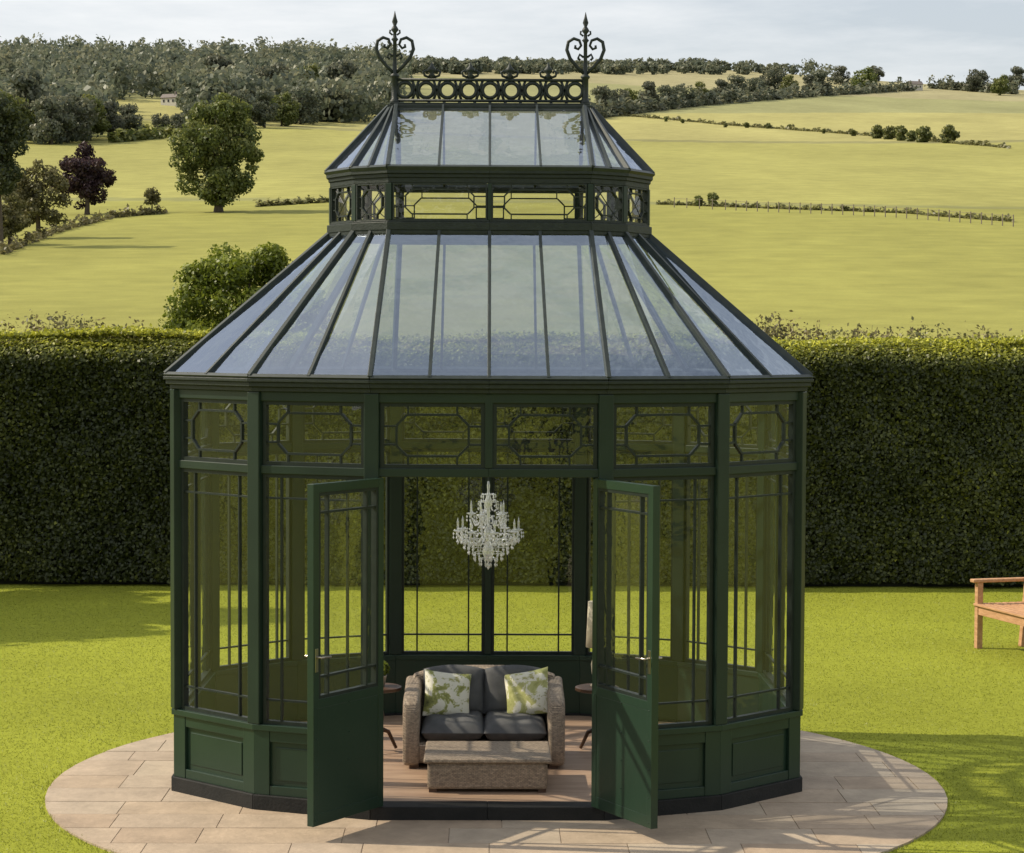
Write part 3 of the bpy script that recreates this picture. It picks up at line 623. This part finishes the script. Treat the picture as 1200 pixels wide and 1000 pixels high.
for cx in (-.655,.655):
    m_=MB(); m_.lathe([(.034,4.604),(.034,4.625),(.022,4.64),(.022,4.78),(.032,4.79),(.032,4.80),(.016,4.815),(.013,4.90),(.013,5.03),(.025,5.045),(.013,5.06),(.011,5.09),(.027,5.11),(.020,5.125),(.010,5.14),(.020,5.165),(.010,5.20),(.001,5.24)],(cx,Y0,0),10)
    for sx in (-1,1):
        pts=[(cx+sx*.012,Y0,4.82),(cx+sx*.055,Y0,4.86),(cx+sx*.105,Y0,4.92),(cx+sx*.128,Y0,4.98),(cx+sx*.118,Y0,5.035),(cx+sx*.08,Y0,5.058),(cx+sx*.042,Y0,5.045),(cx+sx*.030,Y0,5.01),(cx+sx*.05,Y0,4.985),(cx+sx*.072,Y0,4.995),(cx+sx*.068,Y0,5.012)]
        m_.tube(pts,[.012,.013,.014,.014,.013,.012,.011,.010,.010,.011,.009],6)
        m_.tube([(cx+sx*.012,Y0,4.93),(cx+sx*.04,Y0,4.95),(cx+sx*.05,Y0,4.925),(cx+sx*.035,Y0,4.91)],.009,5)
        m_.tube([(cx+sx*.015,Y0,5.075),(cx+sx*.035,Y0,5.09),(cx+sx*.032,Y0,5.11)],.007,5)
    m_.build("finial",M_iron,G,smooth=True)
M_floor=simple("terracotta_floor",(.28,.18,.12),(.42,.29,.20),rough=.55,scale=3,bump=.2,stretch=(1,5,1))
pl=[off(R1,k,-.045) for k in range(NR)]; MB().poly([(q.x,q.y,.092) for q in pl]).build("floor",M_floor,G)
def door(hx,ang,sgn):
    dn=empty("door",(hx,-.045,.105),ang,G); H=2.035
    f=MB()
    def bx(x0,x1,y0,y1,z0,z1):
        a,b=sorted((x0*sgn,x1*sgn)); f.box(a,b,y0,y1,z0,z1)
    w=.69; T=.024; sw=.052
    bx(0,sw,-T,T,0,H); bx(w-sw,w,-T,T,0,H); bx(sw,w-sw,-T+.001,T-.001,H-.052,H); bx(sw,w-sw,-T+.001,T-.001,.0,.07); bx(sw,w-sw,-T+.001,T-.001,.70,.755)
    bx(sw,w-sw,-.021,.021,.07,.70)
    for z in (.03,.18,.35,.52,.70):
        for x_ in (.03,w/2,w-.03):
            for yy_ in (-T,T):
                f.lathe([(.006,-.002),(.006,.002),(.001,.004)],(x_*sgn,yy_,z),6)
    f.build("door_frame",M_door,dn,bevel=.003)
    b=MB(); x0,x1,z0,z1=sw,w-sw,.755,H-.052
    def br(xa,za,xb,zb,wd=.013,t=.03): b.beam((xa*sgn,0,za),(xb*sgn,0,zb),wd,t,(0,1,0))
    br(x0+.010,z0,x0+.010,z1,.020,.04); br(x1-.010,z0,x1-.010,z1,.020,.04); br(x0+.02,z0+.01,x1-.02,z0+.01,.02,.038); br(x0+.02,z1-.01,x1-.02,z1-.01,.02,.038)
    br(x0+.105,z0+.02,x0+.105,z1-.02,t=.028); br(x1-.105,z0+.02,x1-.105,z1-.02,t=.028); br(x0+.02,z1-.12,x1-.02,z1-.12); br(x0+.02,z0+.13,x1-.02,z0+.13)
    b.build("glazing_bar",M_lead,dn)
    g=MB().poly([(x0*sgn,0,z0),(x1*sgn,0,z0),(x1*sgn,0,z1),(x0*sgn,0,z1)]); g.build("door_pane",M_glass,dn)
    h=MB(); hxp=(w-.028)*sgn
    for yy_ in (-1,1):
        h.box(hxp-.014,hxp+.014,yy_*.024-.004,yy_*.024+.004,.92,1.06)
        h.tube([(hxp,yy_*.02,1.01),(hxp,yy_*.06,1.01),(hxp-sgn*.02,yy_*.065,1.01),(hxp-sgn*.09,yy_*.063,1.005)],.007,8)
    h.build("handle",M_steel,dn,smooth=False,bevel=.002)
    for z in (.25,1.0,1.75):
        hg=MB(); hg.tube([(-.004*sgn,-.028,z-.05),(-.004*sgn,-.028,z+.05)],.009,8); hg.build("hinge",M_iron,dn)
door(-.664,-math.radians(124),1)
door(.664,math.radians(118),-1)
# ------------------------------------------------------------ furniture
FZ=.0925
so=empty("sofa",(-.025,1.12,FZ)); lab(so,"small rattan two-seat sofa with charcoal cushions inside the glasshouse","sofa")
b=MB(); b.box(-.47,.47,.03,.60,.03,.17); b.build("seat_base",M_rattan,so,bevel=.02,seg=2)
for sx in (-1,1):
    a=MB(); x0,x1=sorted((sx*.435,sx*.548))
    prof=[(0,.02),(.0,.38),(.03,.45),(.12,.48),(.35,.50),(.62,.54),(.66,.5),(.66,.02)]
    o0=len(a.v)
    for x_ in (x0,x1):
        for (y_,z_) in prof: a.v.append((x_,y_,z_))
    m=len(prof); a.f.append(tuple(range(m))); a.f.append(tuple(range(2*m-1,m-1,-1)))
    for k in range(m): a.f.append((k,m+k,m+(k+1)%m,(k+1)%m))
    a.build("armrest",M_rattan,so,bevel=.04,seg=4,smooth=True)
a=MB(); nb_=14
for k in range(nb_+1):
    u=-1+2*k/nb_; xk=u*.50; yk=.60-.05*u**4; zt=.60-.055*abs(u)**3
    a.v+= [(xk,yk-.04,.03),(xk,yk+.07,.03),(xk,yk+.11,zt-.02),(xk,yk+.055,zt+.012),(xk,yk,zt-.01)]
for k in range(nb_):
    for q in range(5): a.f.append((k*5+q,k*5+(q+1)%5,(k+1)*5+(q+1)%5,(k+1)*5+q))
a.f.append((0,1,2,3,4)[::-1]); a.f.append(tuple(nb_*5+q for q in range(5)))
a.build("backrest",M_rattan,so,smooth=True,bevel=.02,seg=2)
for sx in (-1,1):
    for yy_ in (.05,.6): MB().box(sx*.47-.03,sx*.47+.03,yy_-.03,yy_+.03,0,.04).build("leg",M_darkwood,so)
def cushion(name,w,d_,h,loc,rot,mat,parent=None,pinch=0.0,p=2.6,arch=0):
    nU=18; Vv=[];Ff=[]
    for sgn_ in (1,-1):
        for i in range(nU+1):
            for j in range(nU+1):
                u=-1+2*i/nU; v=-1+2*j/nU; t=(max(0,(1-abs(u)**p))*max(0,(1-abs(v)**p)))**.42
                sx=u*(1-pinch*(1-v*v)); sy=v*(1-pinch*(1-u*u))
                Vv.append((sx*w/2,sy*d_/2-arch*u*u*(v+1)/2,sgn_*h/2*t+.006*math.sin(u*7+v*3)*t))
    q=(nU+1)**2
    for s_ in (0,1):
        for i in range(nU):
            for j in range(nU):
                a0=s_*q+i*(nU+1)+j; f=(a0,a0+nU+1,a0+nU+2,a0+1); Ff.append(f if s_==0 else f[::-1])
    mb=MB(); mb.v=Vv; mb.f=Ff; o=mb.build(name,mat,parent,smooth=True); o.location=loc; o.rotation_euler=rot; return o
for sx in (-1,1):
    cushion("seat_cushion",.425,.55,.15,(sx*.212,.30,.245),(0.02,0,0),M_cush,so,p=5)
    cushion("back_cushion",.425,.34,.16,(sx*.212,.535,.455),(math.radians(78),0,0),M_cush,so,p=3.6,arch=.03)
o=cushion("throw_pillow",.34,.33,.13,(-.025-.255,1.12+.39,FZ+.44),(math.radians(68),math.radians(8),math.radians(14)),M_pillow,None,pinch=.07); lab(o,"cream and green patterned throw pillow leaning on the sofa","pillow","throw pillows on the sofa")
o=cushion("throw_pillow",.33,.33,.13,(-.025+.30,1.12+.39,FZ+.45),(math.radians(68),math.radians(-12),math.radians(-16)),M_pillow2,None,pinch=.07); lab(o,"yellow-green floral throw pillow leaning on the sofa arm","pillow","throw pillows on the sofa")
ct=empty("coffee_table",(-.0,.36,FZ)); lab(ct,"low rectangular rattan coffee table in front of the sofa","table")
MB().box(-.385,.385,.02,.60,.02,.19).build("table_body",M_rattan,ct,bevel=.02)
MB().box(-.41,.41,0,.62,.19,.222).build("table_top",M_rattan,ct,bevel=.014,seg=3)
for sx in (-1,1):
    for yy_ in (.06,.54): MB().box(sx*.35-.025,sx*.35+.025,yy_-.025,yy_+.025,0,.03).build("leg",M_darkwood,ct)
for x_,lb_ in ((-.76,"small round dark wooden side table beside the sofa"),(.77,"small round dark side table holding a cream lamp")):
    st=empty("side_table",(x_,1.75,FZ)); lab(st,lb_,"side table","side tables beside the sofa")
    MB().lathe([(.14,.43),(.155,.435),(.155,.455),(.14,.46)],(0,0,0),28).build("table_top",M_darkwood,st,bevel=0)
    MB().lathe([(.03,.12),(.022,.18),(.035,.25),(.02,.33),(.03,.43)],(0,0,0),12).build("pedestal",M_darkwood,st,smooth=True)
    for k in range(3):
        a=2*math.pi*k/3+.5; MB().tube([(0,0,.16),(.07*math.cos(a),.07*math.sin(a),.13),(.13*math.cos(a),.13*math.sin(a),.01)],[.018,.015,.012],8).build("leg",M_darkwood,st,smooth=True)
lm=empty("table_lamp",(.775,1.75,FZ+.46)); lab(lm,"table lamp with cream shade standing on the side table","lamp")
MB().lathe([(.05,0),(.055,.01),(.03,.03),(.045,.10),(.05,.16),(.03,.23),(.012,.27),(.012,.34)],(0,0,0),18).build("lamp_base",M_ceram,lm,smooth=True)
MB().lathe([(.085,.28),(.087,.28),(.072,.60),(.070,.60)],(0,0,0),24).build("lamp_shade",M_cream,lm,smooth=True)
pp=empty("plant_pot",(-.76,1.75,FZ+.46)); lab(pp,"small leafy potted plant on the dark side table","potted plant")
MB().lathe([(.035,0),(.05,.07),(.053,.075),(.045,.075)],(0,0,0),16).build("pot",M_ceram,pp,smooth=True)
P,d_,t_=crown_pts([(0,0,.12,.07,.07,.06)],260); me=leafmesh("foliage",P,d_,.018,M_leafN,t_); o=bpy.data.objects.new("foliage",me); COL.objects.link(o); o.parent=pp
# ------------------------------------------------------------ chandelier
ch=empty("chandelier",(0,1.6,1.42)); lab(ch,"crystal chandelier hanging from the glasshouse roof","chandelier")
MB().tube([(0,0,.56),(0,0,3.16)],.006,6).build("hanging_chain",M_iron,ch)
st=MB(); st.lathe([(.004,0.02),(.03,.06),(.045,.10),(.03,.14),(.012,.17),(.03,.21),(.035,.24),(.012,.28),(.012,.40),(.03,.44),(.018,.48),(.008,.52),(.012,.56),(.003,.6)],(0,0,0),12); st.build("stem",M_crystal,ch,smooth=True)
ar=MB(); dr=MB()
def armset(nA,R,z,zt,off_):
    for k in range(nA):
        a=2*math.pi*k/nA+off_; c,s=math.cos(a),math.sin(a)
        ar.tube([(c*.03,s*.03,z+.02),(c*R*.4,s*R*.4,z-.05),(c*R*.8,s*R*.8,z-.045),(c*R,s*R,z+.01),(c*R,s*R,zt-.03)],.005,6)
        ar.lathe([(.012,-.01),(.033,0),(.034,.006),(.012,.008)],(c*R,s*R,zt-.025),10)
        MB().lathe([(.008,0),(.008,.055),(.005,.065),(.001,.085)],(c*R,s*R,zt-.017),8).build("candle",M_crystal,ch,smooth=True)
        for q in range(7):
            b=2*math.pi*q/7; 
            for m_ in range(2): dr.octa((c*R+.033*math.cos(b),s*R+.033*math.sin(b),zt-.045-m_*.026),.0065,.012)
        dr.octa((c*R,s*R,zt-.10),.011,.022)
        for q in range(1,9):
            f=q/9; dr.octa((c*(.03+(R-.03)*f),s*(.03+(R-.03)*f),zt+.16*(1-f)**1.3-.07*math.sin(math.pi*f)),.0065,.008)
        a2=2*math.pi*(k+1)/nA+off_
        for q in range(1,8):
            f=q/8; xx_=R*(c*(1-f)+math.cos(a2)*f); yy_=R*(s*(1-f)+math.sin(a2)*f); dr.octa((xx_,yy_,zt-.04-.06*math.sin(math.pi*f)),.0065,.009)
armset(8,.215,.20,.27,.2); armset(5,.12,.33,.385,.5)
for lv,(R,z,nn_) in enumerate([(.14,.12,18),(.10,.075,14),(.06,.035,10),(.07,.43,10),(.05,.48,8),(.17,.155,20),(.19,.19,22)]):
    for k in range(nn_):
        a=2*math.pi*k/nn_
        for m_ in range(2): dr.octa((R*math.cos(a),R*math.sin(a),z-m_*.028+random.uniform(-.005,.005)),.007,.014)
    ar.tube([(R*math.cos(a),R*math.sin(a),z+.016) for a in np.linspace(0,2*math.pi,25)[:-1]],.003,5,closed=True)
dr.octa((0,0,.0),.02,.03)
ar.build("arm",M_crystal,ch,smooth=True); dr.build("crystal_drop",M_crystal,ch)
# ------------------------------------------------------------ bench
be=empty("garden_bench",(4.98,7.45,0),math.radians(-74)); lab(be,"slatted teak garden bench standing on the lawn","bench")
Ln=1.5
for x_ in (0.03,Ln-.03):
    MB().box(x_-.03,x_+.03,-.27,-.21,0,.64).build("leg",M_wood,be,bevel=.004)
    MB().beam((x_,.24,0),(x_,.32,.90),.06,.06,(0,1,0)).build("leg",M_wood,be,bevel=.004)
    MB().box(x_-.04,x_+.04,-.32,.30,.641,.675).build("armrest",M_wood,be,bevel=.01,seg=3)
    MB().box(x_-.02,x_+.02,-.21,.22,.33,.41).build("side_rail",M_wood,be,bevel=.004)
s_=MB()
for k in range(7): s_.box(0.0,Ln,-.285+k*.078,-.285+k*.078+.062,.415,.437)
s_.box(.06,Ln-.06,-.262,-.235,.33,.413); s_.build("seat",M_wood,be,bevel=.004)
b=MB(); b.beam((.06,.316,.86),(Ln-.06,.316,.86),.08,.03,(0,1,-.1)); b.beam((.06,.275,.48),(Ln-.06,.275,.48),.05,.03,(0,1,-.1))
for k in range(16): xk=.11+k*(Ln-.22)/15; b.beam((xk,.277,.505),(xk,.312,.82),.045,.014,(0,1,-.1))
b.build("backrest",M_wood,be,bevel=.003)
